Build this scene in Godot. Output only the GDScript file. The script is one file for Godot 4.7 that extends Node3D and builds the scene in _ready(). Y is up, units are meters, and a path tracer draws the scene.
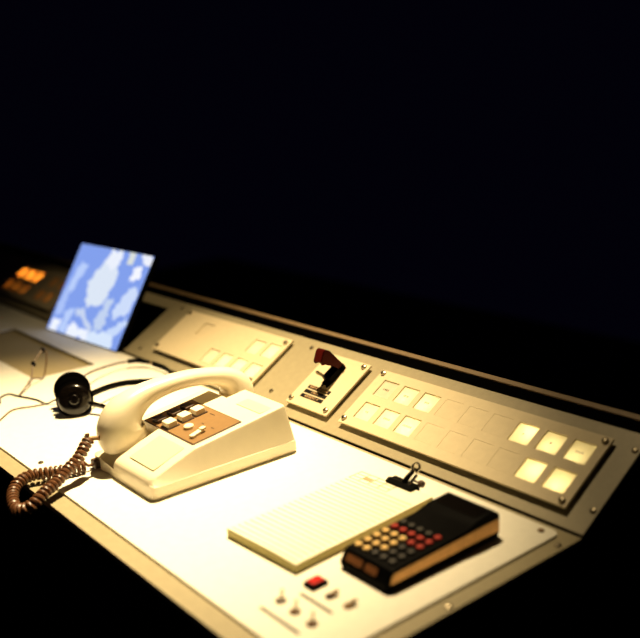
extends Node3D
# A control console in a dark room under one warm pendant lamp.
# Console space: x along the console, y above the desk plate, z towards the operator; the fold between desk and slope is y = 0, z = 0.

const H := 0.74                      # height of the desk plate above the floor
const TILT := 0.54560                # slope of the rear panel
var rng := RandomNumberGenerator.new()
var M := {}


# ---------------------------------------------------------------- mesh collector
class MB:
	var t := PackedVector3Array()
	var s := 0

	func tri(a: Vector3, b: Vector3, c: Vector3) -> void:
		t.append(a); t.append(b); t.append(c)

	func quad(a: Vector3, b: Vector3, c: Vector3, d: Vector3) -> void:
		tri(a, b, c); tri(a, c, d)

	# turn the triangles added since `s` so that their front faces point outwards (clockwise)
	func close() -> void:
		var v := 0.0
		for i in range(s, t.size(), 3):
			v += t[i].dot(t[i + 1].cross(t[i + 2]))
		if v > 0.0:
			for i in range(s, t.size(), 3):
				var k := t[i + 1]
				t[i + 1] = t[i + 2]
				t[i + 2] = k
		s = t.size()

	func loft(rings: Array, cap0 := true, cap1 := true) -> void:
		var n: int = rings[0].size()
		for i in rings.size() - 1:
			var a: PackedVector3Array = rings[i]
			var b: PackedVector3Array = rings[i + 1]
			for j in n:
				var k := (j + 1) % n
				quad(a[j], a[k], b[k], b[j])
		for e in 2:
			if (e == 0 and cap0) or (e == 1 and cap1):
				var r: PackedVector3Array = rings[0] if e == 0 else rings[rings.size() - 1]
				var m := Vector3.ZERO
				for p in r: m += p
				m /= n
				for j in n:
					var k := (j + 1) % n
					if e == 0: tri(m, r[k], r[j])
					else: tri(m, r[j], r[k])
		close()

	static func rrect(w: float, l: float, r: float, seg := 3) -> PackedVector2Array:
		var out := PackedVector2Array()
		r = maxf(minf(r, minf(w, l) * 0.5 - 1e-5), 1e-5)
		for q in 4:
			var cx: float = (w * 0.5 - r) * (1.0 if q == 0 or q == 3 else -1.0)
			var cz: float = (l * 0.5 - r) * (1.0 if q < 2 else -1.0)
			for i in seg + 1:
				var a := (q + float(i) / seg) * PI * 0.5
				out.append(Vector2(cx + cos(a) * r, cz + sin(a) * r))
		return out

	# box with rounded plan corners r and a rounded top (and bottom) edge b; at = centre of the bottom
	func rbox(at: Vector3, size: Vector3, r := 0.002, b := 0.001, seg := 3, x := Transform3D()) -> void:
		var rings := []
		var lv := [[b, 0.0], [b * 0.3, b * 0.3], [0.0, b], [0.0, size.y - b], [b * 0.3, size.y - b * 0.3], [b, size.y]]
		for p in lv:
			var ring := PackedVector3Array()
			for q in rrect(size.x - 2.0 * p[0], size.z - 2.0 * p[0], r, seg):
				ring.append(x * (at + Vector3(q.x, p[1], q.y)))
			rings.append(ring)
		loft(rings)

	func box(lo: Vector3, hi: Vector3, x := Transform3D()) -> void:
		var r0 := PackedVector3Array([x * Vector3(lo.x, lo.y, lo.z), x * Vector3(hi.x, lo.y, lo.z), x * Vector3(hi.x, lo.y, hi.z), x * Vector3(lo.x, lo.y, hi.z)])
		var r1 := PackedVector3Array([x * Vector3(lo.x, hi.y, lo.z), x * Vector3(hi.x, hi.y, lo.z), x * Vector3(hi.x, hi.y, hi.z), x * Vector3(lo.x, hi.y, hi.z)])
		loft([r0, r1])

	# profile of (radius, height) pairs about the y axis of x
	func lathe(prof: Array, seg := 20, x := Transform3D()) -> void:
		var rings := []
		for p in prof:
			var ring := PackedVector3Array()
			for i in seg:
				var a := TAU * i / seg
				ring.append(x * Vector3(cos(a) * p[0], p[1], sin(a) * p[0]))
			rings.append(ring)
		loft(rings)

	# tube along points; radii may be one number or one Vector2 (side, thickness) for each point
	func tube(path: PackedVector3Array, rad, seg := 8, side := Vector3.ZERO) -> void:
		var rings := []
		var prev := side if side != Vector3.ZERO else Vector3(0.31, 0.9, 0.28)
		for i in path.size():
			var d := (path[mini(i + 1, path.size() - 1)] - path[maxi(i - 1, 0)]).normalized()
			var u := (prev - d * d.dot(prev)).normalized()
			var w := d.cross(u)
			if side == Vector3.ZERO: prev = u
			var ru: float
			var rw: float
			if rad is float:
				ru = rad; rw = rad
			elif rad[i] is Vector2:
				ru = rad[i].x; rw = rad[i].y
			else:
				ru = rad[i]; rw = rad[i]
			var ring := PackedVector3Array()
			for j in seg:
				var a := TAU * j / seg
				ring.append(path[i] + u * cos(a) * ru + w * sin(a) * rw)
			rings.append(ring)
		loft(rings)

	# sheet in the x z plane from y0 to y1 with rectangular holes given as Rect2
	func holed(area: Rect2, y0: float, y1: float, holes: Array) -> void:
		var xs := [area.position.x, area.end.x]
		var zs := [area.position.y, area.end.y]
		for h in holes:
			xs.append(h.position.x); xs.append(h.end.x); zs.append(h.position.y); zs.append(h.end.y)
		xs.sort(); zs.sort()
		var ux := []
		for v in xs:
			if ux.is_empty() or v - ux[ux.size() - 1] > 1e-6: ux.append(v)
		xs = ux
		var uz := []
		for v in zs:
			if uz.is_empty() or v - uz[uz.size() - 1] > 1e-6: uz.append(v)
		zs = uz
		var full := func(i: int, j: int) -> bool:
			if i < 0 or j < 0 or i >= xs.size() - 1 or j >= zs.size() - 1: return false
			if xs[i + 1] - xs[i] < 1e-6 or zs[j + 1] - zs[j] < 1e-6: return false
			var c := Vector2((xs[i] + xs[i + 1]) * 0.5, (zs[j] + zs[j + 1]) * 0.5)
			for h in holes:
				if h.has_point(c): return false
			return true
		for i in xs.size() - 1:
			for j in zs.size() - 1:
				if not full.call(i, j): continue
				var a: float = xs[i]
				var b: float = xs[i + 1]
				var c: float = zs[j]
				var d: float = zs[j + 1]
				quad(Vector3(a, y1, c), Vector3(a, y1, d), Vector3(b, y1, d), Vector3(b, y1, c))
				quad(Vector3(a, y0, c), Vector3(b, y0, c), Vector3(b, y0, d), Vector3(a, y0, d))
				if not full.call(i - 1, j): quad(Vector3(a, y0, c), Vector3(a, y0, d), Vector3(a, y1, d), Vector3(a, y1, c))
				if not full.call(i + 1, j): quad(Vector3(b, y0, d), Vector3(b, y0, c), Vector3(b, y1, c), Vector3(b, y1, d))
				if not full.call(i, j - 1): quad(Vector3(b, y0, c), Vector3(a, y0, c), Vector3(a, y1, c), Vector3(b, y1, c))
				if not full.call(i, j + 1): quad(Vector3(a, y0, d), Vector3(b, y0, d), Vector3(b, y1, d), Vector3(a, y1, d))
		close()

	# normals smoothed over edges flatter than 38 degrees
	func mesh(off := Vector3.ZERO) -> ArrayMesh:
		var n := t.size()
		var near := {}
		var fn := PackedVector3Array()
		for i in range(0, n, 3):
			var k := (t[i + 2] - t[i]).cross(t[i + 1] - t[i])
			fn.append(k)
			for j in 3:
				var key := Vector3i((t[i + j] * 40000.0).round())
				if near.has(key): near[key].append(i / 3)
				else: near[key] = [i / 3]
		var pv := PackedVector3Array()
		var nv := PackedVector3Array()
		for i in range(0, n, 3):
			var f := fn[i / 3]
			if f.length() < 1e-14: continue
			var fu := f.normalized()
			for j in 3:
				var key := Vector3i((t[i + j] * 40000.0).round())
				var m := Vector3.ZERO
				for q in near[key]:
					if fn[q].normalized().dot(fu) > 0.788: m += fn[q]
				pv.append(t[i + j] - off)
				nv.append(m.normalized())
		var arr := []
		arr.resize(Mesh.ARRAY_MAX)
		arr[Mesh.ARRAY_VERTEX] = pv
		arr[Mesh.ARRAY_NORMAL] = nv
		var am := ArrayMesh.new()
		am.add_surface_from_arrays(Mesh.PRIMITIVE_TRIANGLES, arr)
		return am


# ---------------------------------------------------------------- scene helpers
var taken := {}

func numbered(called: String) -> String:
	taken[called] = taken.get(called, -1) + 1
	return called if taken[called] == 0 else "%s_%03d" % [called, taken[called]]

func T(x: float, y: float, z: float) -> Vector3:
	return Vector3(x, y + H, z)

func thing(called: String, at: Vector3, label: String, category: String, group := "") -> Node3D:
	var o := Node3D.new()
	o.name = numbered(called)
	add_child(o)
	o.position = at + Vector3(0, H, 0)
	o.set_meta("label", label)
	o.set_meta("category", category)
	o.set_meta("at", at)
	if group: o.set_meta("group", group)
	return o

# a part whose vertices are given in console space
func part(root: Node3D, called: String, mb: MB, m: Material, parent: Node3D = null, label := "") -> MeshInstance3D:
	return local(root if parent == null else parent, called, mb.mesh(root.get_meta("at")), m, Transform3D(), label)

# a part in its parent's own space
func local(parent: Node3D, called: String, mesh: Mesh, m: Material, x := Transform3D(), label := "") -> MeshInstance3D:
	var o := MeshInstance3D.new()
	o.name = called
	o.mesh = mesh
	o.material_override = m
	o.transform = x
	if label: o.set_meta("label", label)
	parent.add_child(o, true)
	return o

func curve(p: Array, step := 8) -> PackedVector3Array:
	var out := PackedVector3Array()
	for i in p.size() - 1:
		var a: Vector3 = p[maxi(i - 1, 0)]
		var b: Vector3 = p[i]
		var c: Vector3 = p[i + 1]
		var d: Vector3 = p[mini(i + 2, p.size() - 1)]
		for k in step:
			out.append(b.cubic_interpolate(c, a, d, float(k) / step))
	out.append(p[p.size() - 1])
	return out

func grain(seed_: int, freq: float, lo: Color, hi: Color, size := 256) -> NoiseTexture2D:
	var f := FastNoiseLite.new()
	f.seed = seed_; f.frequency = freq; f.fractal_octaves = 4
	var g := Gradient.new()
	g.set_color(0, lo); g.set_color(1, hi)
	var x := NoiseTexture2D.new()
	x.width = size; x.height = size; x.seamless = true; x.noise = f; x.color_ramp = g
	return x

func bumps(seed_: int, freq: float, strength: float, size := 256) -> NoiseTexture2D:
	var f := FastNoiseLite.new()
	f.seed = seed_; f.frequency = freq; f.fractal_octaves = 3
	var x := NoiseTexture2D.new()
	x.width = size; x.height = size; x.seamless = true; x.noise = f; x.as_normal_map = true; x.bump_strength = strength
	return x

func mat(c: Color, rough: float, metal := 0.0) -> StandardMaterial3D:
	var m := StandardMaterial3D.new()
	m.albedo_color = c
	m.roughness = rough
	m.metallic = metal
	return m

# painted or moulded surface with a fine mottle and a fine relief
func skin(c: Color, rough: float, seed_: int, vary := 0.05, tile := 6.0, bump := 0.6) -> StandardMaterial3D:
	var m := mat(c, rough)
	m.albedo_texture = grain(seed_, 0.03, Color(1 - vary, 1 - vary, 1 - vary), Color.WHITE)
	if bump > 0.0:
		m.normal_enabled = true
		m.normal_scale = 0.25
		m.normal_texture = bumps(seed_ + 9, 0.12, bump)
	m.uv1_triplanar = true
	m.uv1_scale = Vector3.ONE * tile
	return m


func _ready() -> void:
	rng.seed = 4711
	# ---- camera
	var cam := Camera3D.new()
	cam.name = "camera"
	var r := Vector3(0.63314217, -0.0456907, -0.7726858)
	var u := Vector3(-0.16324812, 0.96791965, -0.19100156)
	var fw := Vector3(-0.75662477, -0.24707065, -0.60537183)
	cam.transform = Transform3D(Basis(r, u, -fw).orthonormalized(), T(1.0, 0.53, 0.84629))
	cam.fov = 38.478
	cam.near = 0.05
	cam.far = 30.0
	var lens := CameraAttributesPhysical.new()
	lens.frustum_focal_length = 80.0
	lens.exposure_aperture = 3.6
	lens.frustum_focus_distance = 1.38
	cam.attributes = lens
	add_child(cam)
	cam.fov = 38.478
	cam.current = true

	# ---- darkness all round
	var we := WorldEnvironment.new()
	we.name = "environment"
	var env := Environment.new()
	env.background_mode = Environment.BG_COLOR
	env.background_color = Color(0.008, 0.006, 0.03)
	env.tonemap_mode = Environment.TONE_MAPPER_LINEAR
	env.tonemap_exposure = 1.0
	env.sdfgi_enabled = true
	env.ssao_enabled = true
	env.ssil_enabled = true
	we.environment = env
	add_child(we)

	# ---- materials
	M.desk = skin(Color(0.93, 0.92, 0.87), 0.55, 14, 0.03, 8.0, 0.4)
	M.cream = skin(Color(0.82, 0.76, 0.625), 0.55, 1, 0.03, 8.0, 0.5)
	M.olive = skin(Color(0.62, 0.58, 0.465), 0.5, 2, 0.05, 8.0, 0.8)
	M.inset = skin(Color(0.68, 0.62, 0.46), 0.6, 3, 0.05, 8.0, 0.5)
	M.carcass = skin(Color(0.04, 0.036, 0.036), 0.6, 4, 0.2, 3.0, 0.5)
	M.rail = skin(Color(0.48, 0.39, 0.27), 0.6, 15, 0.06, 8.0, 0.5)
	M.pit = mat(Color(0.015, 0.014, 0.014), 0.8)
	M.phone = skin(Color(0.91, 0.87, 0.77), 0.32, 5, 0.02, 6.0, 0.25)
	M.brown = skin(Color(0.52, 0.40, 0.245), 0.45, 6, 0.06, 10.0, 0.3)
	M.dark_brown = mat(Color(0.22, 0.13, 0.08), 0.5)
	M.key = mat(Color(0.93, 0.89, 0.79), 0.35)
	M.card = mat(Color(0.82, 0.82, 0.68), 0.3)
	M.cord = mat(Color(0.36, 0.23, 0.14), 0.36)
	M.black = skin(Color(0.018, 0.016, 0.016), 0.5, 7, 0.3, 10.0, 0.3)
	M.black.metallic_specular = 0.12
	M.carcass.metallic_specular = 0.1
	M.pit.metallic_specular = 0.0
	M.gloss = mat(Color(0.03, 0.02, 0.015), 0.18)
	M.foam = skin(Color(0.016, 0.014, 0.014), 0.95, 8, 0.4, 30.0, 2.0)
	M.foam.metallic_specular = 0.05
	M.chrome = mat(Color(0.75, 0.72, 0.66), 0.22, 1.0)
	M.screw = mat(Color(0.62, 0.58, 0.50), 0.3, 1.0)
	M.slot = mat(Color(0.03, 0.025, 0.02), 0.7)
	M.red_cover = mat(Color(0.24, 0.035, 0.025), 0.45)
	M.red_cover.metallic_specular = 0.2
	M.red_button = mat(Color(0.72, 0.07, 0.05), 0.3)
	M.tape = mat(Color(0.03, 0.022, 0.02), 0.4)
	M.tape_print = mat(Color(0.72, 0.58, 0.42), 0.6)
	M.ink = mat(Color(0.34, 0.22, 0.11), 0.8)
	M.faint_ink = mat(Color(0.55, 0.47, 0.34), 0.8)
	M.paper_edge = skin(Color(0.80, 0.76, 0.52), 0.9, 11, 0.12, 40.0, 0.0)
	M.tan_strip = skin(Color(0.86, 0.66, 0.42), 0.38, 12, 0.1, 12.0, 0.3)
	M.tan_strip.metallic = 0.8
	M.name_plate = mat(Color(0.42, 0.26, 0.14), 0.4)
	M.wire = mat(Color(0.33, 0.24, 0.14), 0.45)
	M.room = mat(Color(0.012, 0.011, 0.016), 0.9)
	M.lens_on = mat(Color(0.94, 0.93, 0.86), 0.45)
	M.lens_on.backlight_enabled = true
	M.lens_on.backlight = Color(1.0, 0.97, 0.86)
	M.lens_amber = mat(Color(0.90, 0.74, 0.46), 0.45)
	M.lens_amber.backlight_enabled = true
	M.lens_amber.backlight = Color(1.0, 0.85, 0.6)
	M.housing = mat(Color(0.85, 0.84, 0.80), 0.8)

	build_lamp()
	build_room()
	build_console()
	build_display()
	build_telephone()
	build_headset()
	build_pad()
	build_calculator()


# ---------------------------------------------------------------- the lamp over the desk, above the frame
func build_lamp() -> void:
	var at := Vector3(-0.26, 1.70, -0.16)
	var o := thing("ceiling_lamp", at, "dark metal spot lamp hanging from the ceiling high over the console", "lamp")
	var sh := MB.new()
	sh.lathe([[0.030, 0.10], [0.034, 0.10], [0.060, 0.06], [0.072, 0.0], [0.072, -0.075], [0.070, -0.075], [0.070, 0.0], [0.058, 0.058], [0.030, 0.096]], 32, Transform3D(Basis(), at))
	part(o, "shade", sh, M.black)
	var st := MB.new()
	st.lathe([[0.034, 0.098], [0.034, 0.106], [0.006, 0.112], [0.004, 0.118], [0.004, 0.158], [0.001, 0.16]], 16, Transform3D(Basis(), at))
	part(o, "stem", st, M.black)
	var glow := mat(Color(1, 0.8, 0.5), 0.5)
	glow.emission_enabled = true
	glow.emission = Color(1.0, 0.72, 0.36)
	glow.emission_energy_multiplier = 3.0
	var b := MB.new()
	b.lathe([[0.004, 0.085], [0.018, 0.072], [0.026, 0.050], [0.018, 0.030], [0.003, 0.024]], 20, Transform3D(Basis(), at))
	part(o, "bulb", b, glow)
	var tint := Color(1.0, 0.88, 0.665)
	var l := SpotLight3D.new()                 # the reflector's beam
	l.name = "beam_light"
	l.light_color = tint
	l.light_energy = 11.5
	l.light_size = 0.028
	l.spot_angle = 24.0
	l.spot_angle_attenuation = 1.0
	l.spot_range = 8.0
	l.spot_attenuation = 2.0
	l.shadow_enabled = true
	o.add_child(l)
	l.position = Vector3(0, 0.012, 0)
	l.look_at_from_position(o.position + Vector3(0, 0.012, 0), T(-0.20, 0.0, 0.36), Vector3(1, 0, 0))
	var w := OmniLight3D.new()                 # the bare bulb's spill below the shade
	w.name = "bulb_light"
	w.light_color = tint
	w.light_energy = 0.85
	w.light_size = 0.02
	w.omni_range = 8.0
	w.omni_attenuation = 2.0
	w.shadow_enabled = true
	o.add_child(w)
	w.position = Vector3(0, 0.05, 0)


func build_room() -> void:
	var defs := [
		["floor", Vector3(-5, -0.1, -3), Vector3(3, 0, 3)],
		["ceiling", Vector3(-5, 2.6, -3), Vector3(3, 2.7, 3)],
	]
	for d in defs:
		var mb := MB.new()
		mb.box(d[1], d[2])
		var o := local(self, d[0], mb.mesh(), M.room)
		o.set_meta("kind", "structure")
		o.set_meta("label", {"floor": "black painted floor under the console", "ceiling": "black ceiling high over the console"}[d[0]])
		o.set_meta("category", d[0].split("_")[0])


# ---------------------------------------------------------------- console
const X0 := -2.2
const X1 := 0.4195

func slope_at(x := 0.0, n := 0.0, s := 0.0) -> Transform3D:
	var b := Basis(Vector3.RIGHT, Vector3(0, cos(TILT), sin(TILT)), Vector3(0, -sin(TILT), cos(TILT)))
	return Transform3D(b, Vector3(0, H, 0) + b * Vector3(x, n, -s))

func screw_mesh(rad: float, h: float) -> ArrayMesh:
	var mb := MB.new()
	mb.lathe([[rad, 0.0], [rad, h * 0.35], [rad * 0.85, h * 0.8], [rad * 0.45, h], [0.0002, h * 1.02]], 14)
	return mb.mesh()

func button_print(width: float, seed_: int, letters: int) -> ArrayMesh:
	# small illegible legend: a run of strokes
	var g := RandomNumberGenerator.new()
	g.seed = seed_
	var mb := MB.new()
	var w := width / letters
	for i in letters:
		var x := -width * 0.5 + w * (i + 0.5)
		mb.box(Vector3(x - w * 0.32, 0, -0.0016), Vector3(x - w * 0.14, 0.0002, 0.0016))
		if g.randf() < 0.7: mb.box(Vector3(x - w * 0.3, 0, -0.0016), Vector3(x + w * 0.25, 0.00018, -0.0010))
		if g.randf() < 0.6: mb.box(Vector3(x - w * 0.3, 0, -0.0003), Vector3(x + w * 0.22, 0.00017, 0.0003))
		if g.randf() < 0.6: mb.box(Vector3(x + w * 0.12, 0, -0.0016), Vector3(x + w * 0.3, 0.00019, 0.0016))
		if g.randf() < 0.5: mb.box(Vector3(x - w * 0.3, 0, 0.0010), Vector3(x + w * 0.25, 0.00016, 0.0016))
	return mb.mesh()

var lens_mesh: ArrayMesh
var housing_mesh: ArrayMesh
const BW := 0.0335
const BL := 0.0335
const PTOP := 0.009      # plate top above the slope frame
const PBOT := 0.0052

# one illuminated push button in a plate: lens, lamp housing, lamp; e = lamp strength, off = where the bulb sits
func button(plate: Node3D, x: float, s: float, e: float, off: Vector2, m: Material, tint: Color) -> void:
	local(plate, "button_lens", lens_mesh, m, Transform3D(Basis(), Vector3(x, PTOP - 0.0036, -s)))
	local(plate, "lamp_housing", housing_mesh, M.housing, Transform3D(Basis(), Vector3(x, 0, -s)))
	if e > 0.0:
		var l := OmniLight3D.new()
		l.name = "button_light"
		l.light_color = tint
		l.light_energy = e * 0.0009
		l.light_size = 0.004
		l.omni_range = 1.0
		l.omni_attenuation = 2.0
		l.shadow_enabled = true
		plate.add_child(l, true)
		l.position = Vector3(x + off.x, -0.0065, -s + off.y)

func hole(x: float, s: float) -> Rect2:
	return Rect2(x - BW * 0.5, -s - BL * 0.5, BW, BL)

func build_console() -> void:
	var o := Node3D.new()
	o.name = "control_console"
	add_child(o)
	o.set_meta("label", "long cream and olive metal control console with sloped rear panel of lit buttons")
	o.set_meta("category", "console")
	var up := Transform3D(Basis(), Vector3(0, H, 0))
	# carcass under the desk and behind the slope
	var sy := sin(TILT)
	var cz := cos(TILT)
	var prof := [Vector2(0.418, -0.010), Vector2(0.0, -0.010), Vector2(-0.162 * cz, 0.162 * sy - 0.028), Vector2(-0.23, 0.162 * sy - 0.028), Vector2(-0.23, -H), Vector2(0.30, -H), Vector2(0.30, -0.12), Vector2(0.418, -0.06)]
	var c := MB.new()
	var ra := PackedVector3Array()
	var rb := PackedVector3Array()
	for p in prof:
		ra.append(Vector3(X0 + 0.003, p.y, p.x)); rb.append(Vector3(X1 - 0.0015, p.y, p.x))
	for i in prof.size():
		var k := (i + 1) % prof.size()
		if i == 1: continue                      # the slope side stays open behind the panels
		c.quad(ra[i], ra[k], rb[k], rb[i])
	var flat := PackedVector2Array()
	for p in prof: flat.append(p)
	var ix := Geometry2D.triangulate_polygon(flat)
	for i in range(0, ix.size(), 3):
		c.tri(ra[ix[i]], ra[ix[i + 1]], ra[ix[i + 2]])
		c.tri(rb[ix[i]], rb[ix[i + 2]], rb[ix[i + 1]])
	c.close()
	local(o, "carcass", c.mesh(), M.carcass, up)
	# desk frame and the plates let into it
	var inset := Rect2(-1.124, 0.089, 0.436, 0.130)
	var f := MB.new()
	f.holed(Rect2(X0, 0.0008, X1 - X0, 0.4265 - 0.0008), -0.011, -0.0035, [Rect2(inset.position - Vector2(0.002, 0.002), inset.size + Vector2(0.004, 0.004))])
	local(o, "desk_frame", f.mesh(), M.olive, up)
	var d := MB.new()
	var r0 := PackedVector3Array()
	# the long plate has a rounded right end; the olive insert sits in an opening of it
	d.holed(Rect2(X0 + 0.02, 0.0115, 0.386 - X0 - 0.02, 0.400 - 0.0115), -0.0035, 0.0, [inset])
	for q in MB.rrect(0.060, 0.3885, 0.012, 5): r0.append(Vector3(0.3675 + q.x, 0, 0.20575 + q.y))
	# right end piece is the same plate: clip the rounded rectangle to what lies past x = 0.386
	var er := PackedVector3Array()
	var er1 := PackedVector3Array()
	for q in r0:
		er.append(Vector3(maxf(q.x, 0.386), -0.0035, q.z)); er1.append(Vector3(maxf(q.x, 0.386), 0.0, q.z))
	d.loft([er, er1])
	local(o, "desk_plate", d.mesh(), M.desk, up, "cream painted desk plate")
	var n := MB.new()
	n.rbox(Vector3(inset.get_center().x, -0.0105, inset.get_center().y), Vector3(inset.size.x + 0.003, 0.004, inset.size.y + 0.003), 0.004, 0.0005)
	local(o, "desk_insert", n.mesh(), M.inset, up, "olive sunken panel in the desk")
	# slope frame with openings
	var holes := [Rect2(-0.030, -0.132, 0.405, 0.100), Rect2(-0.625, -0.135, 0.330, 0.100), Rect2(-1.085, -0.137, 0.350, 0.129), Rect2(-1.515, -0.132, 0.345, 0.100)]
	var sf := MB.new()
	sf.holed(Rect2(X0, -0.1635, X1 - X0, 0.1625), -0.003, 0.0, holes)
	local(o, "slope_frame", sf.mesh(), M.olive, slope_at())
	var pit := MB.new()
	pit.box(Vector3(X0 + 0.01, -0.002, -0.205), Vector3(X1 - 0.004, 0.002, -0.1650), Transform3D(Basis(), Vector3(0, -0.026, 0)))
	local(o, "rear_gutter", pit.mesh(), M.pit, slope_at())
	var rail := MB.new()
	rail.box(Vector3(X0, -0.003, -0.1915), Vector3(X1 + 0.03, 0.0, -0.1840))
	local(o, "rear_rail", rail.mesh(), M.rail, slope_at())
	# screws in the frames
	var fs := screw_mesh(0.0042, 0.0028)
	for p in [[0.4125, 0.0365], [0.4125, 0.137], [-0.240, 0.1455], [-0.240, 0.035], [-0.69, 0.147], [-0.69, 0.02]]:
		local(o, "screw", fs, M.screw, slope_at(p[0], 0.0, p[1]))
	for p in [[0.411, 0.035], [0.411, 0.2213]]:
		local(o, "screw", fs, M.screw, Transform3D(Basis(), T(p[0], -0.0035, p[1])))
	for p in [[0.3788, 0.025], [-0.270, 0.380], [-0.70, 0.380]]:
		local(o, "screw", fs, M.brown if p[0] > 0 else M.screw, Transform3D(Basis(), T(p[0], 0.0, p[1])))

	# ---- button parts shared by every plate
	var lm := MB.new()
	lm.rbox(Vector3.ZERO, Vector3(BW - 0.0006, 0.0016, BL - 0.0006), 0.0010, 0.0003, 2)
	lens_mesh = lm.mesh()
	var hm := MB.new()
	var w := BW * 0.5
	var y0 := -0.0125
	var y1 := PTOP - 0.0037
	hm.box(Vector3(-w, y0 - 0.0006, -w), Vector3(w, y0, w))
	hm.box(Vector3(-w - 0.0006, y0, -w), Vector3(-w, y1, w))
	hm.box(Vector3(w, y0, -w), Vector3(w + 0.0006, y1, w))
	hm.box(Vector3(-w, y0, -w - 0.0006), Vector3(w, y1, -w))
	hm.box(Vector3(-w, y0, w), Vector3(w, y1, w + 0.0006))
	housing_mesh = hm.mesh()
	var warm := Color(1.0, 0.94, 0.80)
	var ps := screw_mesh(0.0048, 0.0042)

	# ---- wide right plate: 9 columns in 2 rows, blanks in the middle
	var lit := [[-0.006, 0.105, 0.00], [0.039, 0.105, 0.55], [0.083, 0.105, 0.75], [-0.006, 0.0555, 0.40], [0.039, 0.0555, 0.65], [0.083, 0.0555, 0.85],
		[0.264, 0.105, 1.25], [0.3095, 0.105, 0.85], [0.354, 0.105, 0.80], [0.3095, 0.0555, 1.15], [0.354, 0.0555, 1.05]]
	var offs := [Vector2.ZERO, Vector2(-0.003, 0.005), Vector2(-0.004, 0.006), Vector2(0.004, 0.002), Vector2(0.004, 0.0), Vector2(0.001, 0.004), Vector2(0.006, -0.006), Vector2(0.001, 0.006), Vector2(-0.004, 0.011), Vector2(0.004, -0.002), Vector2(0.0, 0.007)]
	var blanks := [[0.128, 0.105], [0.173, 0.105], [0.2185, 0.105], [0.128, 0.0555], [0.173, 0.0555], [0.2185, 0.0555], [0.264, 0.0555]]
	var hs := []
	for b in lit: hs.append(hole(b[0], b[1]))
	for b in blanks: hs.append(hole(b[0], b[1]))
	var pm := MB.new()
	pm.holed(Rect2(-0.0425, -0.139, 0.4265, 0.117), PBOT, PTOP, hs)
	var plate := local(o, "button_panel", pm.mesh(), M.cream, slope_at(), "wide cream plate with six pale buttons and five glowing ones")
	for i in lit.size():
		button(plate, lit[i][0], lit[i][1], lit[i][2], offs[i], M.lens_on, warm)
		var pr := local(plate, "legend", button_print([0.013, 0.012, 0.010, 0.007, 0.014, 0.018, 0.004, 0.004, 0.012, 0.0001, 0.0001][i], 50 + i, [4, 5, 3, 2, 4, 6, 1, 1, 4, 1, 1][i]), M.ink if i == 0 or i > 5 else M.faint_ink, Transform3D(Basis(), Vector3(lit[i][0] - 0.001, PTOP - 0.0020, -lit[i][1])))
		if i > 8: pr.free()
	var bm := MB.new()
	bm.rbox(Vector3.ZERO, Vector3(BW - 0.0003, 0.003, BL - 0.0003), 0.0005, 0.0002, 1)
	var blank := bm.mesh()
	for b in blanks:
		local(plate, "blank_cap", blank, M.cream, Transform3D(Basis(), Vector3(b[0], PTOP - 0.0032, -b[1])))
	for p in [[-0.0353, 0.132], [-0.0354, 0.031], [0.3765, 0.131], [0.3755, 0.0295]]:
		local(plate, "screw", ps, M.screw, Transform3D(Basis(), Vector3(p[0], PTOP, -p[1])))

	# ---- left plate
	var lit2 := [[-0.3615, 0.106, 0.25], [-0.3155, 0.108, 0.5], [-0.4545, 0.0555, 0.15], [-0.4085, 0.0555, 0.55], [-0.3615, 0.0555, 0.6], [-0.3155, 0.0555, 0.6], [-0.540, 0.108, 0.0]]
	hs = []
	for b in lit2: hs.append(hole(b[0], b[1]))
	var pm2 := MB.new()
	pm2.holed(Rect2(-0.640, -0.144, 0.353, 0.117), PBOT, PTOP, hs)
	var plate2 := local(o, "button_panel", pm2.mesh(), M.cream, slope_at(), "cream plate with softly lit buttons behind the telephone")
	for i in 6:
		button(plate2, lit2[i][0], lit2[i][1], lit2[i][2], Vector2(0.002, 0.002), M.lens_on, warm)
	button(plate2, lit2[6][0], lit2[6][1], 0.0, Vector2.ZERO, M.cream, warm)
	for p in [[-0.298, 0.134], [-0.2975, 0.036], [-0.632, 0.135], [-0.631, 0.036]]:
		local(plate2, "screw", ps, M.screw, Transform3D(Basis(), Vector3(p[0], PTOP, -p[1])))

	# ---- plate of the far bay
	var lit3 := [[-1.486, 0.106, 1.7], [-1.433, 0.106, 1.9], [-1.380, 0.106, 1.7], [-1.486, 0.0565, 0.16], [-1.433, 0.0565, 0.16], [-1.380, 0.0565, 0.16], [-1.275, 0.106, 0.03], [-1.275, 0.0565, 0.05], [-1.222, 0.0565, 0.08], [-1.222, 0.106, 0.03]]
	hs = []
	for b in lit3: hs.append(hole(b[0], b[1]))
	var pm3 := MB.new()
	pm3.holed(Rect2(-1.525, -0.140, 0.365, 0.117), PBOT, PTOP, hs)
	var plate3 := local(o, "button_panel", pm3.mesh(), M.cream, slope_at(), "plate with amber lit buttons in the dark beyond the display")
	for b in lit3:
		button(plate3, b[0], b[1], b[2], Vector2.ZERO, M.lens_amber, Color(1.0, 0.84, 0.58))

	# ---- switch plate with the flipped-up guard
	var mp := MB.new()
	mp.rbox(Vector3(-0.126, PBOT, -0.0815), Vector3(0.107, PTOP - PBOT, 0.118), 0.0015, 0.0008)
	var sw := local(o, "switch_panel", mp.mesh(), M.cream, slope_at(), "cream plate with a raised red switch guard and black label tapes")
	for p in [[-0.1725, 0.032], [-0.0815, 0.0315], [-0.083, 0.1325], [-0.171, 0.1325]]:
		local(sw, "screw", ps, M.screw, Transform3D(Basis(), Vector3(p[0], PTOP, -p[1])))
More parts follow.
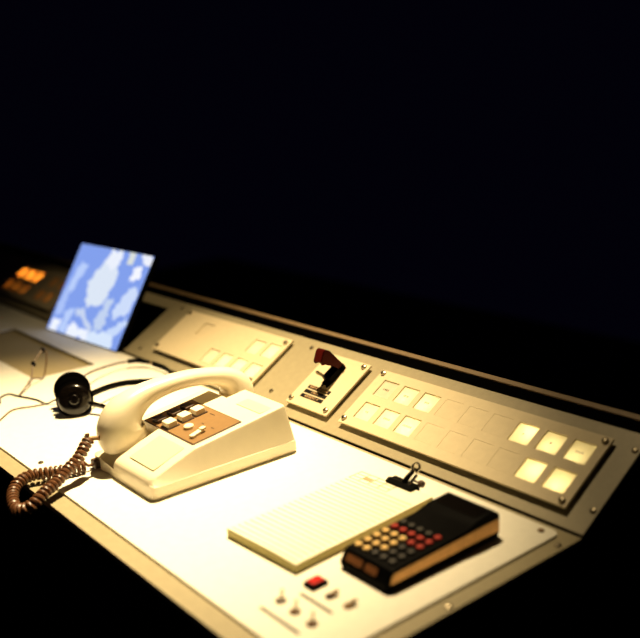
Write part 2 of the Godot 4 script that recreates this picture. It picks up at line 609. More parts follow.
	for i in 3:
		var tm := MB.new()
		tm.rbox(Vector3.ZERO, Vector3(0.056, 0.0008, 0.0072), 0.0003, 0.0002, 1)
		var s: float = [0.0640, 0.0540, 0.0440][i]
		local(sw, "label_tape", tm.mesh(), M.tape, Transform3D(Basis(), Vector3(-0.131, PTOP, -s)))
		local(sw, "tape_lettering", button_print([0.046, 0.020, 0.036][i], 80 + i, [9, 4, 8][i]), M.tape_print, Transform3D(Basis().scaled(Vector3(1, 1, 1.25)), Vector3(-0.131, PTOP + 0.0008, -s)))
	# guard: base bracket along the slope, hinged cover thrown open, lever
	var gx := -0.1265
	var base := MB.new()
	base.rbox(Vector3(gx, PTOP, -0.098), Vector3(0.018, 0.0035, 0.046), 0.002, 0.0006)
	for k in [-1, 1]:
		base.box(Vector3(gx + k * 0.0085 - 0.001, PTOP, -0.121), Vector3(gx + k * 0.0085 + 0.001, PTOP + 0.011, -0.083))
		base.box(Vector3(gx + k * 0.006 - 0.0016, PTOP, -0.080), Vector3(gx + k * 0.006 + 0.0016, PTOP + 0.002, -0.072))
	local(sw, "guard_bracket", base.mesh(), M.black)
	var pin := MB.new()
	pin.tube(PackedVector3Array([Vector3(gx - 0.0115, PTOP + 0.007, -0.116), Vector3(gx + 0.0115, PTOP + 0.007, -0.116)]), 0.0022, 10)
	local(sw, "hinge_pin", pin.mesh(), M.black)
	# cover: channel section, in (s, n) from the hinge
	var hs0 := 0.116
	var hn0 := PTOP + 0.004
	var outer := [Vector2(0.003, -0.002), Vector2(0.004, 0.006), Vector2(-0.005, 0.046), Vector2(-0.010, 0.053), Vector2(-0.016, 0.053), Vector2(-0.0305, 0.042), Vector2(-0.031, 0.037)]
	var inner := [Vector2(-0.006, 0.0), Vector2(-0.010, 0.012), Vector2(-0.016, 0.022), Vector2(-0.022, 0.028), Vector2(-0.024, 0.032), Vector2(-0.027, 0.034), Vector2(-0.031, 0.0368)]
	var cov := MB.new()
	for k in [-1, 1]:
		for j in outer.size() - 1:
			var q := PackedVector3Array()
			var q2 := PackedVector3Array()
			for v in [outer[j], outer[j + 1], inner[j + 1], inner[j]]:
				q.append(Vector3(gx + k * 0.0095, hn0 + v.y, -(hs0 + v.x)))
				q2.append(Vector3(gx + k * 0.0080, hn0 + v.y, -(hs0 + v.x)))
			cov.loft([q, q2])
	for j in outer.size() - 1:
		if j == 5: continue
		var a: Vector2 = outer[j]
		var b: Vector2 = outer[j + 1]
		var nn := (b - a).normalized()
		nn = Vector2(-nn.y, nn.x) * 0.0018
		var q := PackedVector3Array()
		var q2 := PackedVector3Array()
		for v in [a, b, b + nn, a + nn]:
			q.append(Vector3(gx - 0.0095, hn0 + v.y, -(hs0 + v.x)))
			q2.append(Vector3(gx + 0.0095, hn0 + v.y, -(hs0 + v.x)))
		cov.loft([q, q2])
	local(sw, "guard_cover", cov.mesh(), M.red_cover, Transform3D(), "dark red flip-up guard cover standing open")
	var lev := MB.new()
	lev.tube(PackedVector3Array([Vector3(gx - 0.006, PTOP + 0.002, -0.087), Vector3(gx - 0.007, PTOP + 0.012, -0.085), Vector3(gx - 0.009, PTOP + 0.024, -0.080), Vector3(gx - 0.0095, PTOP + 0.0265, -0.079)]), [0.0024, 0.0024, 0.0032, 0.0018], 12)
	local(sw, "toggle_lever", lev.mesh(), M.screw)
	var nut := MB.new()
	nut.lathe([[0.0065, 0.0], [0.0065, 0.004], [0.005, 0.006], [0.001, 0.006]], 6, Transform3D(Basis(), Vector3(gx - 0.005, PTOP + 0.003, -0.088)))
	local(sw, "toggle_nut", nut.mesh(), M.black)

	# ---- little switch field at the front right of the desk
	var rim := MB.new()
	rim.rbox(Vector3(0.286, 0, 0.2985), Vector3(0.0175, 0.0045, 0.0225), 0.0015, 0.0005)
	var rbz := local(o, "rocker_switch", rim.mesh(), M.black, up, "red rocker switch")
	var rk := MB.new()
	rk.rbox(Vector3(0.286, 0.0045, 0.2985), Vector3(0.013, 0.0025, 0.017), 0.0012, 0.0008)
	local(rbz, "rocker", rk.mesh(), M.red_button)
	for p in [[0.3155, 0.303], [0.343, 0.301]]:
		var kn := MB.new()
		kn.lathe([[0.0055, 0.0], [0.0055, 0.0015], [0.003, 0.003], [0.0025, 0.004], [0.0005, 0.004]], 12, Transform3D(Basis(), Vector3(p[0], 0, p[1])))
		var kk := local(o, "toggle_switch", kn.mesh(), M.dark_brown if p[0] < 0.33 else M.brown, up)
		var lv := MB.new()
		lv.tube(PackedVector3Array([Vector3(p[0], 0.002, p[1]), Vector3(p[0] + 0.002, 0.004, p[1] - 0.006), Vector3(p[0] + 0.003, 0.0055, p[1] - 0.010)]), [0.0022, 0.0026, 0.0018], 8)
		local(kk, "lever", lv.mesh(), M.brown)
	for p in [[0.2855, 0.346, 0], [0.3125, 0.348, 1], [0.342, 0.349, 1]]:
		var jk := MB.new()
		jk.lathe([[0.0062, 0.0], [0.0062, 0.0015], [0.0036, 0.002], [0.0004, 0.002]], 12, Transform3D(Basis(), Vector3(p[0], 0, p[1])))
		var jj := local(o, "toggle_switch", jk.mesh(), M.dark_brown if p[2] == 0 else M.ink, up)
		var lv := MB.new()
		lv.tube(PackedVector3Array([Vector3(p[0], 0.001, p[1]), Vector3(p[0] - 0.002, 0.006, p[1] - 0.003), Vector3(p[0] - 0.004, 0.011, p[1] - 0.006)]), [0.0016, 0.0018, 0.0014], 8)
		local(jj, "lever", lv.mesh(), M.key)
	for p in [[0.2795, 0.346, 0.369], [0.288, 0.341, 0.3215]]:
		var ln := MB.new()
		ln.box(Vector3(p[0], 0.0, p[2] - 0.0021), Vector3(p[1], 0.0003, p[2] + 0.0021))
		local(o, "printed_line", ln.mesh(), M.slot, up)


# ---------------------------------------------------------------- display leaning back before the open bay
func build_display() -> void:
	var at := Vector3(-0.891, 0.0, 0.028)
	var o := thing("display_screen", at, "flat screen with a blue picture leaning back against the console", "screen")
	o.rotation.y = deg_to_rad(3.815)
	var tilt := deg_to_rad(32.03)
	var b := Basis(Vector3.RIGHT, Vector3(0, cos(tilt), -sin(tilt)), Vector3(0, sin(tilt), cos(tilt)))
	var w := 0.313
	var h := 0.219
	# frame local: x across, y up the screen, z out of it; built lying and turned by b
	var body := MB.new()
	body.rbox(Vector3(0, -0.012, 0), Vector3(w + 0.008, 0.0115, h + 0.006), 0.004, 0.0012, 4, Transform3D(Basis(Vector3.RIGHT, Vector3(0, 0, 1), Vector3(0, -1, 0)), Vector3(0, h * 0.5, 0)))
	local(o, "casing", body.mesh(), M.black, Transform3D(b, Vector3(0, 0.003, 0)))
	var leg := MB.new()
	leg.box(Vector3(-0.05, 0.0, -0.105), Vector3(0.05, 0.004, -0.02))
	leg.box(Vector3(-0.04, 0.0, -0.105), Vector3(0.04, 0.125, -0.101))
	local(o, "stand", leg.mesh(), M.black)
	var img := Image.create(320, 228, false, Image.FORMAT_RGB8)
	var shapes := [
		# polygons in screen fractions (u right, v down), colour
		[[0.10, 0.20, 0.20, 0.22, 0.17, 0.45, 0.08, 0.62, 0.03, 0.60], Color(0.72, 0.80, 0.97)],
		[[0.02, 0.55, 0.10, 0.50, 0.12, 0.80, 0.02, 0.85], Color(0.66, 0.75, 0.96)],
		[[0.42, 0.12, 0.60, 0.10, 0.66, 0.30, 0.60, 0.60, 0.40, 0.66, 0.30, 0.40], Color(0.86, 0.90, 0.95)],
		[[0.46, 0.0, 0.62, 0.0, 0.63, 0.14, 0.52, 0.22, 0.42, 0.14], Color(0.92, 0.94, 0.98)],
		[[0.68, 0.0, 0.78, 0.0, 0.77, 0.12, 0.70, 0.12], Color(0.85, 0.87, 0.85)],
		[[0.80, 0.13, 0.92, 0.12, 0.92, 0.27, 0.82, 0.30], Color(0.95, 0.96, 1.0)],
		[[0.86, 0.0, 1.0, 0.0, 1.0, 0.10, 0.90, 0.09], Color(0.93, 0.94, 0.98)],
		[[0.86, 0.36, 0.97, 0.34, 0.97, 0.62, 0.80, 0.72, 0.76, 0.62], Color(0.80, 0.86, 0.97)],
		[[0.26, 0.72, 0.38, 0.68, 0.60, 0.86, 0.62, 0.94, 0.44, 0.82], Color(0.78, 0.83, 0.93)],
		[[0.66, 0.50, 0.72, 0.52, 0.72, 0.84, 0.62, 0.88, 0.58, 0.78], Color(0.76, 0.82, 0.93)],
		[[0.66, 0.90, 0.84, 0.80, 0.96, 0.66, 1.0, 0.70, 0.92, 0.86, 0.74, 0.96], Color(0.78, 0.85, 0.97)],
		[[0.30, 0.86, 0.56, 0.90, 0.58, 1.0, 0.28, 1.0], Color(0.93, 0.95, 1.0)],
		[[0.60, 0.88, 0.90, 0.86, 0.95, 1.0, 0.58, 1.0], Color(0.84, 0.90, 0.98)],
		[[0.02, 0.88, 0.14, 0.86, 0.14, 1.0, 0.02, 1.0], Color(0.93, 0.95, 1.0)],
		[[0.17, 0.74, 0.28, 0.70, 0.26, 0.98, 0.16, 0.98], Color(0.72, 0.80, 0.97)],
	]
	var fn := FastNoiseLite.new()
	fn.seed = 5; fn.frequency = 0.03
	for y in 228:
		for x in 320:
			var p := Vector2(x / 320.0, y / 228.0)
			var col := Color(0.50, 0.615, 0.91)
			var wob := Vector2(fn.get_noise_2d(x, y), fn.get_noise_2d(x + 500, y)) * 0.035
			for sh in shapes:
				var poly := PackedVector2Array()
				var pts: Array = sh[0]
				for k in range(0, pts.size(), 2): poly.append(Vector2(pts[k], pts[k + 1]))
				if Geometry2D.is_point_in_polygon(p + wob, poly): col = sh[1]
			img.set_pixel(x, y, col)
	for pass_ in 3:                      # soft edges, as on the screen
		var sm_img := Image.create(320, 228, false, Image.FORMAT_RGB8)
		sm_img.copy_from(img)
		sm_img.resize(64, 46, Image.INTERPOLATE_BILINEAR)
		if pass_ == 0: img.copy_from(sm_img)
	img.resize(320, 228, Image.INTERPOLATE_CUBIC)
	var sm := mat(Color(0.02, 0.02, 0.025), 0.25)
	sm.emission_enabled = true
	sm.emission = Color.BLACK
	sm.emission_texture = ImageTexture.create_from_image(img)
	sm.emission_energy_multiplier = 1.0
	var q := QuadMesh.new()
	q.size = Vector2(w, h)
	local(o, "screen_picture", q, sm, Transform3D(b, Vector3(0, 0.003, 0) + b * Vector3(0, h * 0.5, 0.0004)), "glowing blue picture with pale shapes")
	var al := AreaLight3D.new()
	al.name = "screen_light"
	al.area_size = Vector2(w, h)
	al.light_color = Color(0.62, 0.72, 1.0)
	al.light_energy = 0.01
	al.shadow_enabled = true
	o.add_child(al)
	al.transform = Transform3D(b, Vector3(0, 0.003, 0) + b * Vector3(0, h * 0.5, 0.001))


# ---------------------------------------------------------------- telephone, handset, cord
func body_top(z: float) -> float:
	var tab := [[0.076, 0.0765], [0.13, 0.0712], [0.25, 0.0545], [0.284, 0.043], [0.317, 0.031], [0.326, 0.0275]]
	for i in tab.size() - 1:
		if z <= tab[i + 1][0]:
			return lerpf(tab[i][1], tab[i + 1][1], clampf((z - tab[i][0]) / (tab[i + 1][0] - tab[i][0]), 0, 1))
	return 0.0275

func build_telephone() -> void:
	var at := Vector3(-0.115, 0.0, 0.20)
	var o := thing("telephone", at, "cream push-button desk telephone with brown keypad plate on the desk", "telephone")
	var rings := []
	var sts := [[0.0770, 0.010, 0.006], [0.0778, 0.005, 0.002], [0.0795, 0.0015, 0.0005], [0.083, 0.0, 0.0], [0.10, 0.0, 0.0], [0.1279, 0.0, 0.0], [0.1281, 0.0, 0.0], [0.16, 0, 0], [0.20, 0, 0], [0.2479, 0, 0], [0.2481, 0, 0], [0.25, 0, 0], [0.284, 0, 0], [0.310, 0, 0], [0.3165, 0.0, 0.0], [0.3215, 0.002, 0.0006], [0.3242, 0.006, 0.003], [0.3250, 0.011, 0.007]]
	for st in sts:
		var z: float = st[0]
		var i: float = st[1]
		var y: float = body_top(z) - st[2]
		var well := 0.0
		if z > 0.248: well = 0.014
		elif z < 0.128: well = 0.016
		var yt := y - well
		var xs := -0.136
		var pts := [Vector2(-0.030 - i, 0.0), Vector2(-0.0265 - i, 0.005), Vector2(-0.025 - i, 0.0195), Vector2(-0.0262 - i, 0.0205), Vector2(-0.0325 - i, y - 0.0045), Vector2(-0.0340 - i, y - 0.0014), Vector2(-0.0375 - i, y),
			Vector2(xs, y), Vector2(xs - 0.0018, y - minf(0.0015, well)), Vector2(xs - 0.0025, yt), Vector2(-0.198 + i, yt), Vector2(-0.2015 + i, yt - 0.0014), Vector2(-0.203 + i, yt - 0.0045), Vector2(-0.2065 + i, 0.0185), Vector2(-0.2050 + i, 0.005), Vector2(-0.2015 + i, 0.0)]
		var ring := PackedVector3Array()
		for p in pts:
			var dz := 0.0
			if z < 0.13: dz = 0.014 * (p.y / 0.075) * clampf((0.13 - z) / 0.045, 0, 1)
			if z > 0.28: dz = -0.006 * maxf(p.y - 0.018, 0) / 0.012 * 0.5 * clampf((z - 0.28) / 0.04, 0, 1)
			ring.append(Vector3(p.x, p.y, z + dz))
		rings.append(ring)
	var mb := MB.new()
	mb.loft(rings)
	part(o, "body", mb, M.phone)
	# frame on the middle of the top: local y out of the top surface, z towards the operator
	var ang := atan2(0.0712 - 0.0545, 0.12)
	var tb := Basis(Vector3.RIGHT, ang)
	var tf := Transform3D(tb, Vector3(-0.112, 0.0545 + (0.25 - 0.2065) * tan(ang), 0.2065))
	var rec := MB.new()
	rec.rbox(Vector3(0.0, 0.0, 0.0), Vector3(0.140, 0.0007, 0.085), 0.003, 0.0002, 3, tf)
	part(o, "keypad_recess", rec, M.dark_brown)
	var kp := MB.new()
	kp.rbox(Vector3(0.0, 0.0004, 0.0), Vector3(0.136, 0.0010, 0.081), 0.003, 0.0003, 3, tf)
	var pad := part(o, "keypad_plate", kp, M.brown, null, "brown keypad plate")
	for z in [0.0290, 0.0035, -0.0200]:
		var kb := MB.new()
		kb.rbox(Vector3(-0.0135, 0.0012, z), Vector3(0.0215, 0.0016, 0.0215), 0.001, 0.0003, 2, tf)
		part(o, "key_surround", kb, M.dark_brown, pad)
		var k := MB.new()
		k.rbox(Vector3(-0.0135, 0.0012, z), Vector3(0.0185, 0.0095, 0.0165), 0.0018, 0.0012, 3, tf)
		part(o, "key", k, M.key, pad)
		var k2 := MB.new()
		k2.rbox(Vector3(-0.044, 0.0012, z), Vector3(0.0185, 0.0060, 0.0165), 0.0018, 0.0012, 3, tf)
		part(o, "key", k2, M.dark_brown, pad, "dark brown key")
	var rb := MB.new()
	rb.lathe([[0.0075, 0.0], [0.0075, 0.0035], [0.0062, 0.0048], [0.0004, 0.0052]], 20, tf * Transform3D(Basis(), Vector3(0.0175, 0.0014, 0.0160)))
	part(o, "round_button", rb, M.key, pad)
	var sl := MB.new()
	sl.rbox(Vector3(0, 0.0, 0), Vector3(0.0085, 0.0045, 0.027), 0.003, 0.0012, 3, tf * Transform3D(Basis(Vector3.UP, 0.25), Vector3(0.0475, 0.0014, 0.0205)))
	part(o, "slide_switch", sl, M.key, pad)
	var sw := MB.new()
	sw.rbox(Vector3(0, 0.0, 0), Vector3(0.0075, 0.0035, 0.008), 0.001, 0.0008, 2, tf * Transform3D(Basis(Vector3.UP, 0.25), Vector3(0.0470, 0.0050, 0.0105)))
	part(o, "slide_knob", sw, M.key, pad)
	for p in [[0.024, -0.004, 0.006], [0.050, -0.004, 0.006], [0.010, -0.030, 0.012]]:
		var mk := MB.new()
		mk.box(Vector3(p[0] - p[2] * 0.5, 0.0013, p[1] - 0.0008), Vector3(p[0] + p[2] * 0.5, 0.0016, p[1] + 0.0008), tf)
		part(o, "printed_mark", mk, M.dark_brown, pad)
	# cards under clear plastic on the two sloping ends
	var a2 := atan2(0.0545 - 0.031, 0.067)
	var nf := Transform3D(Basis(Vector3.RIGHT, a2), Vector3(-0.083, body_top(0.2835) - 0.0002, 0.2835))
	var c1 := MB.new()
	c1.rbox(Vector3.ZERO, Vector3(0.068, 0.0007, 0.054), 0.002, 0.0002, 3, nf)
	part(o, "name_card", c1, M.card)
	var a3 := atan2(0.0765 - 0.0712, 0.054)
	var ff := Transform3D(Basis(Vector3.RIGHT, a3), Vector3(-0.072, body_top(0.118) + 0.0002, 0.118))
	var c2 := MB.new()
	c2.rbox(Vector3.ZERO, Vector3(0.062, 0.0006, 0.032), 0.002, 0.0002, 3, ff)
	part(o, "name_card", c2, M.card)
	var jk := MB.new()
	jk.rbox(Vector3(-0.19, 0.002, 0.327), Vector3(0.016, 0.012, 0.012), 0.002, 0.001)
	part(o, "cord_socket", jk, M.dark_brown)

	# handset lying across the two wells
	var hx := -0.169
	var hs := thing("telephone_handset", Vector3(hx, 0.028, 0.20), "cream curved telephone handset resting on the telephone", "handset")
	var keys := [[0.2895, 0.0440, 0.0270, 0.0350], [0.2925, 0.0530, 0.0280, 0.0355], [0.2930, 0.0630, 0.0278, 0.0335], [0.2870, 0.0770, 0.0258, 0.0290], [0.2720, 0.0900, 0.0225, 0.0225], [0.2480, 0.1005, 0.0190, 0.0165], [0.212, 0.1060, 0.0172, 0.0132], [0.170, 0.1060, 0.0168, 0.0125], [0.132, 0.1000, 0.0178, 0.0135], [0.107, 0.0910, 0.0205, 0.0175], [0.094, 0.0795, 0.0240, 0.0230], [0.0895, 0.069, 0.0262, 0.0262], [0.089, 0.0595, 0.0262, 0.0265]]
	var path := []
	var rads := []
	for k in keys:
		path.append(Vector3(hx, k[1], k[0])); rads.append(Vector3(k[2], k[3], 0))
	var cp := curve(path, 5)
	var cr := curve(rads, 5)
	var hr := []
	for i in cp.size():
		var d := (cp[mini(i + 1, cp.size() - 1)] - cp[maxi(i - 1, 0)]).normalized()
		var w := d.cross(Vector3.RIGHT).normalized()
		var ring := PackedVector3Array()
		for j in 32:
			var a := TAU * j / 32
			var e := 0.82
			ring.append(cp[i] + Vector3.RIGHT * cr[i].x * signf(cos(a)) * pow(absf(cos(a)), e) + w * cr[i].y * signf(sin(a)) * pow(absf(sin(a)), e))
		hr.append(ring)
	var hb := MB.new()
	hb.loft(hr)
	part(hs, "grip", hb, M.phone)
	for e in [[0.2890, 0.0425, 0.0268, 0.0342, 0.30], [0.089, 0.0578, 0.0250, 0.0252, 0.0]]:
		var cb := MB.new()
		var rr := []
		var tilted := Transform3D(Basis(Vector3.RIGHT, e[4]), Vector3(hx, e[1], e[0]))
		for lv in [[0.80, -0.006], [0.96, -0.0055], [1.0, -0.004], [1.0, 0.003]]:
			var ring := PackedVector3Array()
			for j in 32:
				var a := TAU * j / 32
				ring.append(tilted * Vector3(e[2] * lv[0] * signf(cos(a)) * pow(absf(cos(a)), 0.82), lv[1], e[3] * lv[0] * signf(sin(a)) * pow(absf(sin(a)), 0.82)))
			rr.append(ring)
		cb.loft(rr)
		part(hs, "cap", cb, M.phone)
	var pl := MB.new()
	pl.tube(curve([Vector3(hx, 0.050, 0.318), Vector3(hx - 0.001, 0.054, 0.330), Vector3(-0.171, 0.056, 0.343)], 4), 0.0033, 10)
	part(hs, "strain_relief", pl, M.brown)

	# coiled cord
	var cd := thing("coiled_cord", Vector3(-0.165, 0.0, 0.40), "brown coiled telephone cord looping over the desk's front edge", "cord")
	var way := curve([Vector3(-0.171, 0.0575, 0.3405), Vector3(-0.168, 0.050, 0.350), Vector3(-0.160, 0.038, 0.365), Vector3(-0.157, 0.028, 0.382), Vector3(-0.147, 0.019, 0.405), Vector3(-0.134, 0.0135, 0.431), Vector3(-0.128, 0.006, 0.449), Vector3(-0.133, 0.000, 0.460), Vector3(-0.150, -0.003, 0.466), Vector3(-0.173, 0.000, 0.461), Vector3(-0.194, 0.004, 0.451), Vector3(-0.206, 0.0095, 0.436), Vector3(-0.211, 0.0105, 0.417), Vector3(-0.204, 0.0105, 0.399), Vector3(-0.196, 0.0105, 0.381), Vector3(-0.190, 0.0105, 0.362), Vector3(-0.1885, 0.0100, 0.345)], 24)
	var hel := PackedVector3Array()
	var ph := 0.0
	var up := Vector3(0.2, 0.9, 0.3)
	for i in way.size() - 1:
		var seg := way[i].distance_to(way[i + 1])
		var steps := maxi(1, int(ceil(seg / 0.0006)))
		var d := (way[i + 1] - way[i]).normalized()
		for k in steps:
			up = (up - d * d.dot(up)).normalized()
			var w := d.cross(up)
			var rad := 0.0062
			hel.append(way[i].lerp(way[i + 1], float(k) / steps) + (up * cos(ph) + w * sin(ph)) * rad)
			ph += TAU * (seg / steps) / 0.0071
	var hm := MB.new()
	hm.tube(hel, 0.0029, 7)
	part(cd, "coil", hm, M.cord)
	var tail := MB.new()
	tail.tube(curve([hel[hel.size() - 1], Vector3(-0.1885, 0.009, 0.341), Vector3(-0.190, 0.008, 0.333)], 4), 0.0022, 8)
	part(cd, "plug", tail, M.cord)


# ---------------------------------------------------------------- headset
func build_headset() -> void:
	var at := Vector3(-0.45, 0.0, 0.22)
	var o := thing("headset", at, "black headset with round ear cushions and thin microphone boom, lying behind the telephone", "headset")
	# two ear cups standing on edge, facing the operator's left
	for k in 2:
		var ax := Vector3(0.90, 0.05, 0.40).normalized() if k == 0 else Vector3(0.85, 0.28, 0.40).normalized()
		var side := ax.cross(Vector3.UP).normalized()
		var b := Basis(side, ax, side.cross(ax))
		var c := Vector3(-0.462, 0.0325, 0.238) if k == 0 else Vector3(-0.428, 0.0290, 0.250)
		var x := Transform3D(b, c)
		var cup := MB.new()
		cup.lathe([[0.012, 0.0085], [0.0215, 0.0080], [0.0258, 0.0050], [0.0278, 0.0], [0.026, -0.006], [0.010, -0.008]], 32, x)
		var cu := part(o, "ear_cup", cup, M.gloss if k == 1 else M.foam)
		var cu2 := MB.new()
		cu2.lathe([[0.017, -0.006], [0.028, -0.008], [0.0318, -0.014], [0.031, -0.020], [0.025, -0.023], [0.013, -0.019]], 32, x)
		part(o, "ear_cushion", cu2, M.foam)
		var hub := MB.new()
		hub.lathe([[0.0085, 0.007], [0.0085, 0.0115], [0.0070, 0.0130], [0.001, 0.0130]], 16, x)
		part(o, "hub", hub, M.gloss, cu)
	# headband: two arms meeting behind the handset
	var band := MB.new()
	var bp := curve([Vector3(-0.428, 0.030, 0.225), Vector3(-0.455, 0.026, 0.175), Vector3(-0.470, 0.020, 0.130), Vector3(-0.462, 0.014, 0.085), Vector3(-0.455, 0.012, 0.060), Vector3(-0.470, 0.011, 0.036), Vector3(-0.52, 0.011, 0.020), Vector3(-0.57, 0.011, 0.021)], 6)
	var br := []
	for i in bp.size(): br.append(Vector2(0.0058, 0.0022))
	band.tube(bp, br, 10, Vector3.UP)
	part(o, "headband", band, M.black)
	var wr := MB.new()
	wr.tube(curve([Vector3(-0.565, 0.012, 0.021), Vector3(-0.598, 0.013, 0.032), Vector3(-0.612, 0.015, 0.070), Vector3(-0.590, 0.020, 0.125), Vector3(-0.545, 0.030, 0.172), Vector3(-0.488, 0.042, 0.205)], 6), 0.0020, 8)
	part(o, "wire_arm", wr, M.wire)
	var pd := MB.new()
	pd.tube(curve([Vector3(-0.580, 0.012, 0.023), Vector3(-0.602, 0.014, 0.037), Vector3(-0.609, 0.015, 0.055)], 4), 0.0045, 10)
	part(o, "temple_pad", pd, M.black)
	var arm := MB.new()
	arm.tube(curve([Vector3(-0.430, 0.020, 0.232), Vector3(-0.395, 0.016, 0.216), Vector3(-0.365, 0.012, 0.205)], 4), 0.0042, 8)
	part(o, "yoke", arm, M.gloss)
	# microphone boom standing up in a narrow loop
	var bm := MB.new()
	bm.tube(curve([Vector3(-0.602, 0.002, 0.283), Vector3(-0.628, 0.008, 0.258), Vector3(-0.645, 0.016, 0.240), Vector3(-0.672, 0.035, 0.222), Vector3(-0.684, 0.052, 0.200), Vector3(-0.690, 0.054, 0.190), Vector3(-0.692, 0.042, 0.186), Vector3(-0.684, 0.018, 0.194), Vector3(-0.675, 0.003, 0.205), Vector3(-0.665, 0.006, 0.216), Vector3(-0.650, 0.014, 0.236)], 6), 0.0015, 8)
	part(o, "microphone_boom", bm, M.wire)
	for p in [Vector3(-0.672, 0.035, 0.222), Vector3(-0.688, 0.0535, 0.194)]:
		var bd := MB.new()
		bd.lathe([[0.0012, -0.006], [0.0038, -0.004], [0.0042, 0.0], [0.0038, 0.004], [0.0012, 0.006]], 12, Transform3D(Basis(Vector3(0, 0, 1), 0.7), p))
		part(o, "microphone_bead", bd, M.black)
	for i in 2:
		var cb := MB.new()
		if i == 0:
			cb.tube(curve([Vector3(-0.490, 0.020, 0.235), Vector3(-0.515, 0.006, 0.255), Vector3(-0.522, 0.002, 0.264), Vector3(-0.558, 0.002, 0.268), Vector3(-0.602, 0.002, 0.283), Vector3(-0.628, 0.002, 0.292), Vector3(-0.618, 0.002, 0.312), Vector3(-0.585, 0.002, 0.326), Vector3(-0.55, 0.002, 0.37)], 6), 0.0016, 8)
		else:
			cb.tube(curve([Vector3(-0.522, 0.002, 0.264), Vector3(-0.527, 0.002, 0.290), Vector3(-0.535, 0.002, 0.320), Vector3(-0.500, 0.002, 0.356), Vector3(-0.47, 0.002, 0.385)], 6), 0.0014, 8)
		part(o, "cable", cb, M.black if i == 0 else M.wire)


# ---------------------------------------------------------------- writing pad and its clip
func build_pad() -> void:
	var at := Vector3(0.1815, 0.0, 0.186)
	var o := thing("writing_pad", at, "cream ruled writing pad lying beside the calculator", "pad")
	o.rotation.y = deg_to_rad(3.2)
	var w := 0.129
	var l := 0.235
	var stack := MB.new()
	stack.rbox(Vector3(0, 0, 0), Vector3(w, 0.0112, l), 0.0015, 0.0003, 2)
	local(o, "sheets", stack.mesh(), M.paper_edge)
	var img := Image.create(256, 464, false, Image.FORMAT_RGB8)
	img.fill(Color(0.94, 0.93, 0.84))
	var line := Color(0.42, 0.38, 0.29)
	for y in range(72, 460, 18): img.fill_rect(Rect2i(8, y, 240, 3), line)
	for y in [10, 26, 42, 58]: img.fill_rect(Rect2i(8, y, 140, 3), line)
	for x in [8, 42, 76, 110, 145]: img.fill_rect(Rect2i(x, 10, 3, 50), line)
	img.fill_rect(Rect2i(44, 26, 30, 16), Color(0.70, 0.58, 0.42))
	var pm := mat(Color.WHITE, 0.85)
	pm.albedo_texture = ImageTexture.create_from_image(img)
	var st := SurfaceTool.new()
	st.begin(Mesh.PRIMITIVE_TRIANGLES)
	var nx := 10
	var nz := 18
	for j in nz + 1:
		for i in nx + 1:
			var u := float(i) / nx
			var v := float(j) / nz
			var y := 0.0114 + 0.0016 * pow(v, 6.0) * (0.4 + 0.6 * sin(u * 2.4)) 
			if u > 0.75 and v > 0.85: y -= 0.0012 * (u - 0.75) / 0.25 * (v - 0.85) / 0.15
			st.set_uv(Vector2(u, v))
			st.set_smooth_group(0)
			st.add_vertex(Vector3((u - 0.5) * w, y, (v - 0.5) * l))
	for j in nz:
		for i in nx:
			var a := j * (nx + 1) + i
			for k in [a, a + 1, a + nx + 2, a, a + nx + 2, a + nx + 1]: st.add_index(k)
	st.generate_normals()
	local(o, "top_sheet", st.commit(), pm, Transform3D(), "ruled top sheet with a small table")

	var ca := Vector3(0.187, 0.0, 0.0735)
	var c := thing("paper_clip", ca, "small black bulldog clip with a bright lever on the writing pad's far edge", "clip")
	c.rotation.y = deg_to_rad(1.5)
	var jaw := MB.new()
	var ra := PackedVector3Array()
	var rb := PackedVector3Array()
	for p in [Vector2(0.0045, 0.0120), Vector2(0.0045, 0.0150), Vector2(-0.001, 0.0180), Vector2(-0.0055, 0.0170), Vector2(-0.0058, 0.0120)]:
		ra.append(Vector3(-0.0225, p.y, p.x)); rb.append(Vector3(0.0225, p.y, p.x))
	jaw.loft([ra, rb])
	local(c, "jaw", jaw.mesh(), M.black)
	var lower := MB.new()
	lower.box(Vector3(-0.0225, 0.0, -0.014), Vector3(0.0225, 0.0150, -0.0115))
	lower.box(Vector3(-0.0225, 0.0135, -0.014), Vector3(0.0225, 0.0155, -0.004))
	local(c, "back_plate", lower.mesh(), M.black)
	var lv := MB.new()
	lv.tube(curve([Vector3(0.004, 0.016, -0.003), Vector3(0.006, 0.024, -0.010), Vector3(0.008, 0.030, -0.018)], 4), [0.0042, 0.0042, 0.0040, 0.0038, 0.0036, 0.0034, 0.0032, 0.0030, 0.0028], 10)
	local(c, "lever_arm", lv.mesh(), M.black)
	var ring := MB.new()
	var rp := PackedVector3Array()
	for i in 25:
		var a := TAU * i / 24
		rp.append(Vector3(0.0085 + cos(a) * 0.0058, 0.0335 + sin(a) * 0.0045, -0.022 + sin(a) * -0.004))
	ring.tube(rp, 0.0020, 8)
	local(c, "ring", ring.mesh(), M.chrome)
	var rod := MB.new()
	rod.tube(PackedVector3Array([Vector3(0.012, 0.016, -0.004), Vector3(0.0135, 0.022, -0.012), Vector3(0.014, 0.026, -0.018)]), 0.0024, 10)
	local(c, "rod", rod.mesh(), M.chrome)
	var kn := MB.new()
	kn.tube(PackedVector3Array([Vector3(0.014, 0.020, -0.012), Vector3(0.022, 0.019, -0.013)]), 0.0014, 8)
	kn.lathe([[0.001, -0.005], [0.0045, -0.003], [0.005, 0.0], [0.0045, 0.003], [0.001, 0.005]], 14, Transform3D(Basis(Vector3(0, 0, 1), PI / 2), Vector3(0.026, 0.0185, -0.0135)))
	local(c, "knob", kn.mesh(), M.dark_brown)


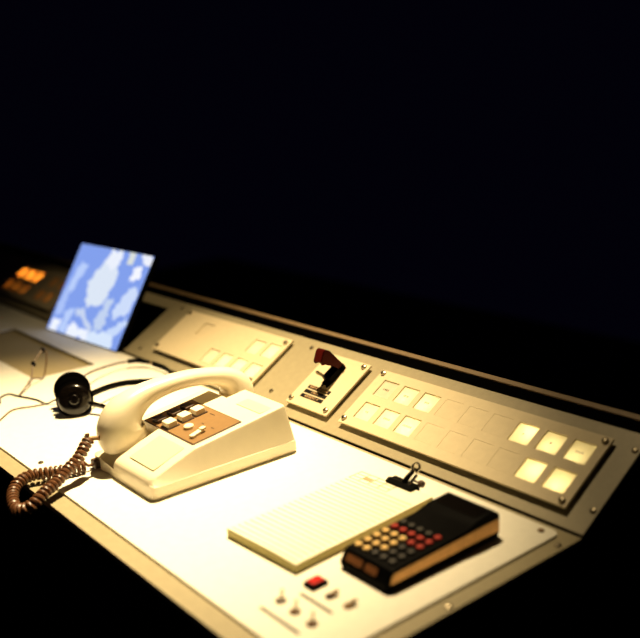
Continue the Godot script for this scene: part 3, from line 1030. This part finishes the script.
# ---------------------------------------------------------------- calculator
func build_calculator() -> void:
	var at := Vector3(0.3155, 0.0, 0.1635)
	var o := thing("pocket_calculator", at, "black pocket calculator with round cream, grey and red keys beside the writing pad", "calculator")
	var w := 0.0770
	var zn := 0.0925
	var zf := -0.0925
	# upper shell: side profile (z, y)
	var prof := [[zn, 0.006, 0.0], [zn, 0.010, 0.0], [0.0845, 0.0225, 0.0015], [0.080, 0.0245, 0.002], [-0.040, 0.0285, 0.002], [-0.050, 0.0340, 0.003], [-0.085, 0.0355, 0.003], [zf, 0.0300, 0.001], [zf, 0.006, 0.0]]
	var sh := MB.new()
	var rings := []
	for sx in [[-w * 0.5, 0.0022], [-w * 0.5 + 0.0006, 0.0008], [-w * 0.5 + 0.0022, 0.0], [w * 0.5 - 0.0022, 0.0], [w * 0.5 - 0.0006, 0.0008], [w * 0.5, 0.0022]]:
		var ring := PackedVector3Array()
		for p in prof: ring.append(Vector3(sx[0], p[1] - (sx[1] if p[1] > 0.012 else 0.0), p[0] - signf(p[0]) * (sx[1] * 0.6)))
		rings.append(ring)
	sh.loft(rings)
	local(o, "casing", sh.mesh(), M.black)
	var bt := MB.new()
	bt.rbox(Vector3(0, 0, 0), Vector3(w - 0.001, 0.007, zn - zf - 0.001), 0.003, 0.001)
	local(o, "back_shell", bt.mesh(), M.black)
	for k in [-1, 1]:
		var sp := MB.new()
		var a := PackedVector3Array()
		var b := PackedVector3Array()
		for p in [[0.0865, 0.0090], [0.0850, 0.0160], [0.081, 0.0200], [-0.0885, 0.0255], [-0.0905, 0.0200], [-0.0900, 0.0090]]:
			a.append(Vector3(k * (w * 0.5 - 0.001), p[1], p[0])); b.append(Vector3(k * (w * 0.5 + 0.0009), p[1], p[0]))
		sp.loft([a, b])
		local(o, "side_trim", sp.mesh(), M.tan_strip, Transform3D(), "tan metal trim along the side")
	# nameplate on the near slope
	var nb := Basis(Vector3.RIGHT, atan2(0.0125, 0.008))
	for p in [[-0.017, 0.026], [0.0105, 0.019]]:
		var np := MB.new()
		np.rbox(Vector3(p[0], 0.0, 0), Vector3(p[1], 0.0007, 0.0085), 0.0015, 0.0003, 3, Transform3D(nb, Vector3(0, 0.0163, 0.0886)))
		local(o, "name_plate", np.mesh(), M.name_plate)
	# display window
	var slope := atan2(0.004, 0.12)
	var win := MB.new()
	win.rbox(Vector3(0, 0, 0), Vector3(0.062, 0.0006, 0.024), 0.002, 0.0002, 3, Transform3D(Basis(Vector3.RIGHT, atan2(0.0015, 0.035)), Vector3(0, 0.0346, -0.0675)))
	local(o, "display_window", win.mesh(), M.gloss)
	# keys: rows from the near end
	var cols := [-0.0285, -0.0148, -0.0010, 0.0128, 0.0266]
	var rows := ["ccddd", "cccdd", "cccdd", "cccrr", "rrrrr", "ddddr"]
	var km := MB.new()
	km.lathe([[0.0046, 0.0], [0.0046, 0.0022], [0.0038, 0.0032], [0.0004, 0.0034]], 16)
	var kmesh := km.mesh()
	var kc := {"c": mat(Color(0.86, 0.72, 0.46), 0.4), "d": mat(Color(0.115, 0.10, 0.085), 0.45), "r": mat(Color(0.60, 0.13, 0.07), 0.4)}
	for j in rows.size():
		for i in 5:
			var z := 0.0715 - j * 0.0141
			var row: String = rows[j]
			local(o, "key", kmesh, kc[row[i]], Transform3D(Basis(Vector3.RIGHT, slope), Vector3(cols[i], 0.0245 + (0.080 - z) / 0.12 * 0.004 - 0.0001, z)))
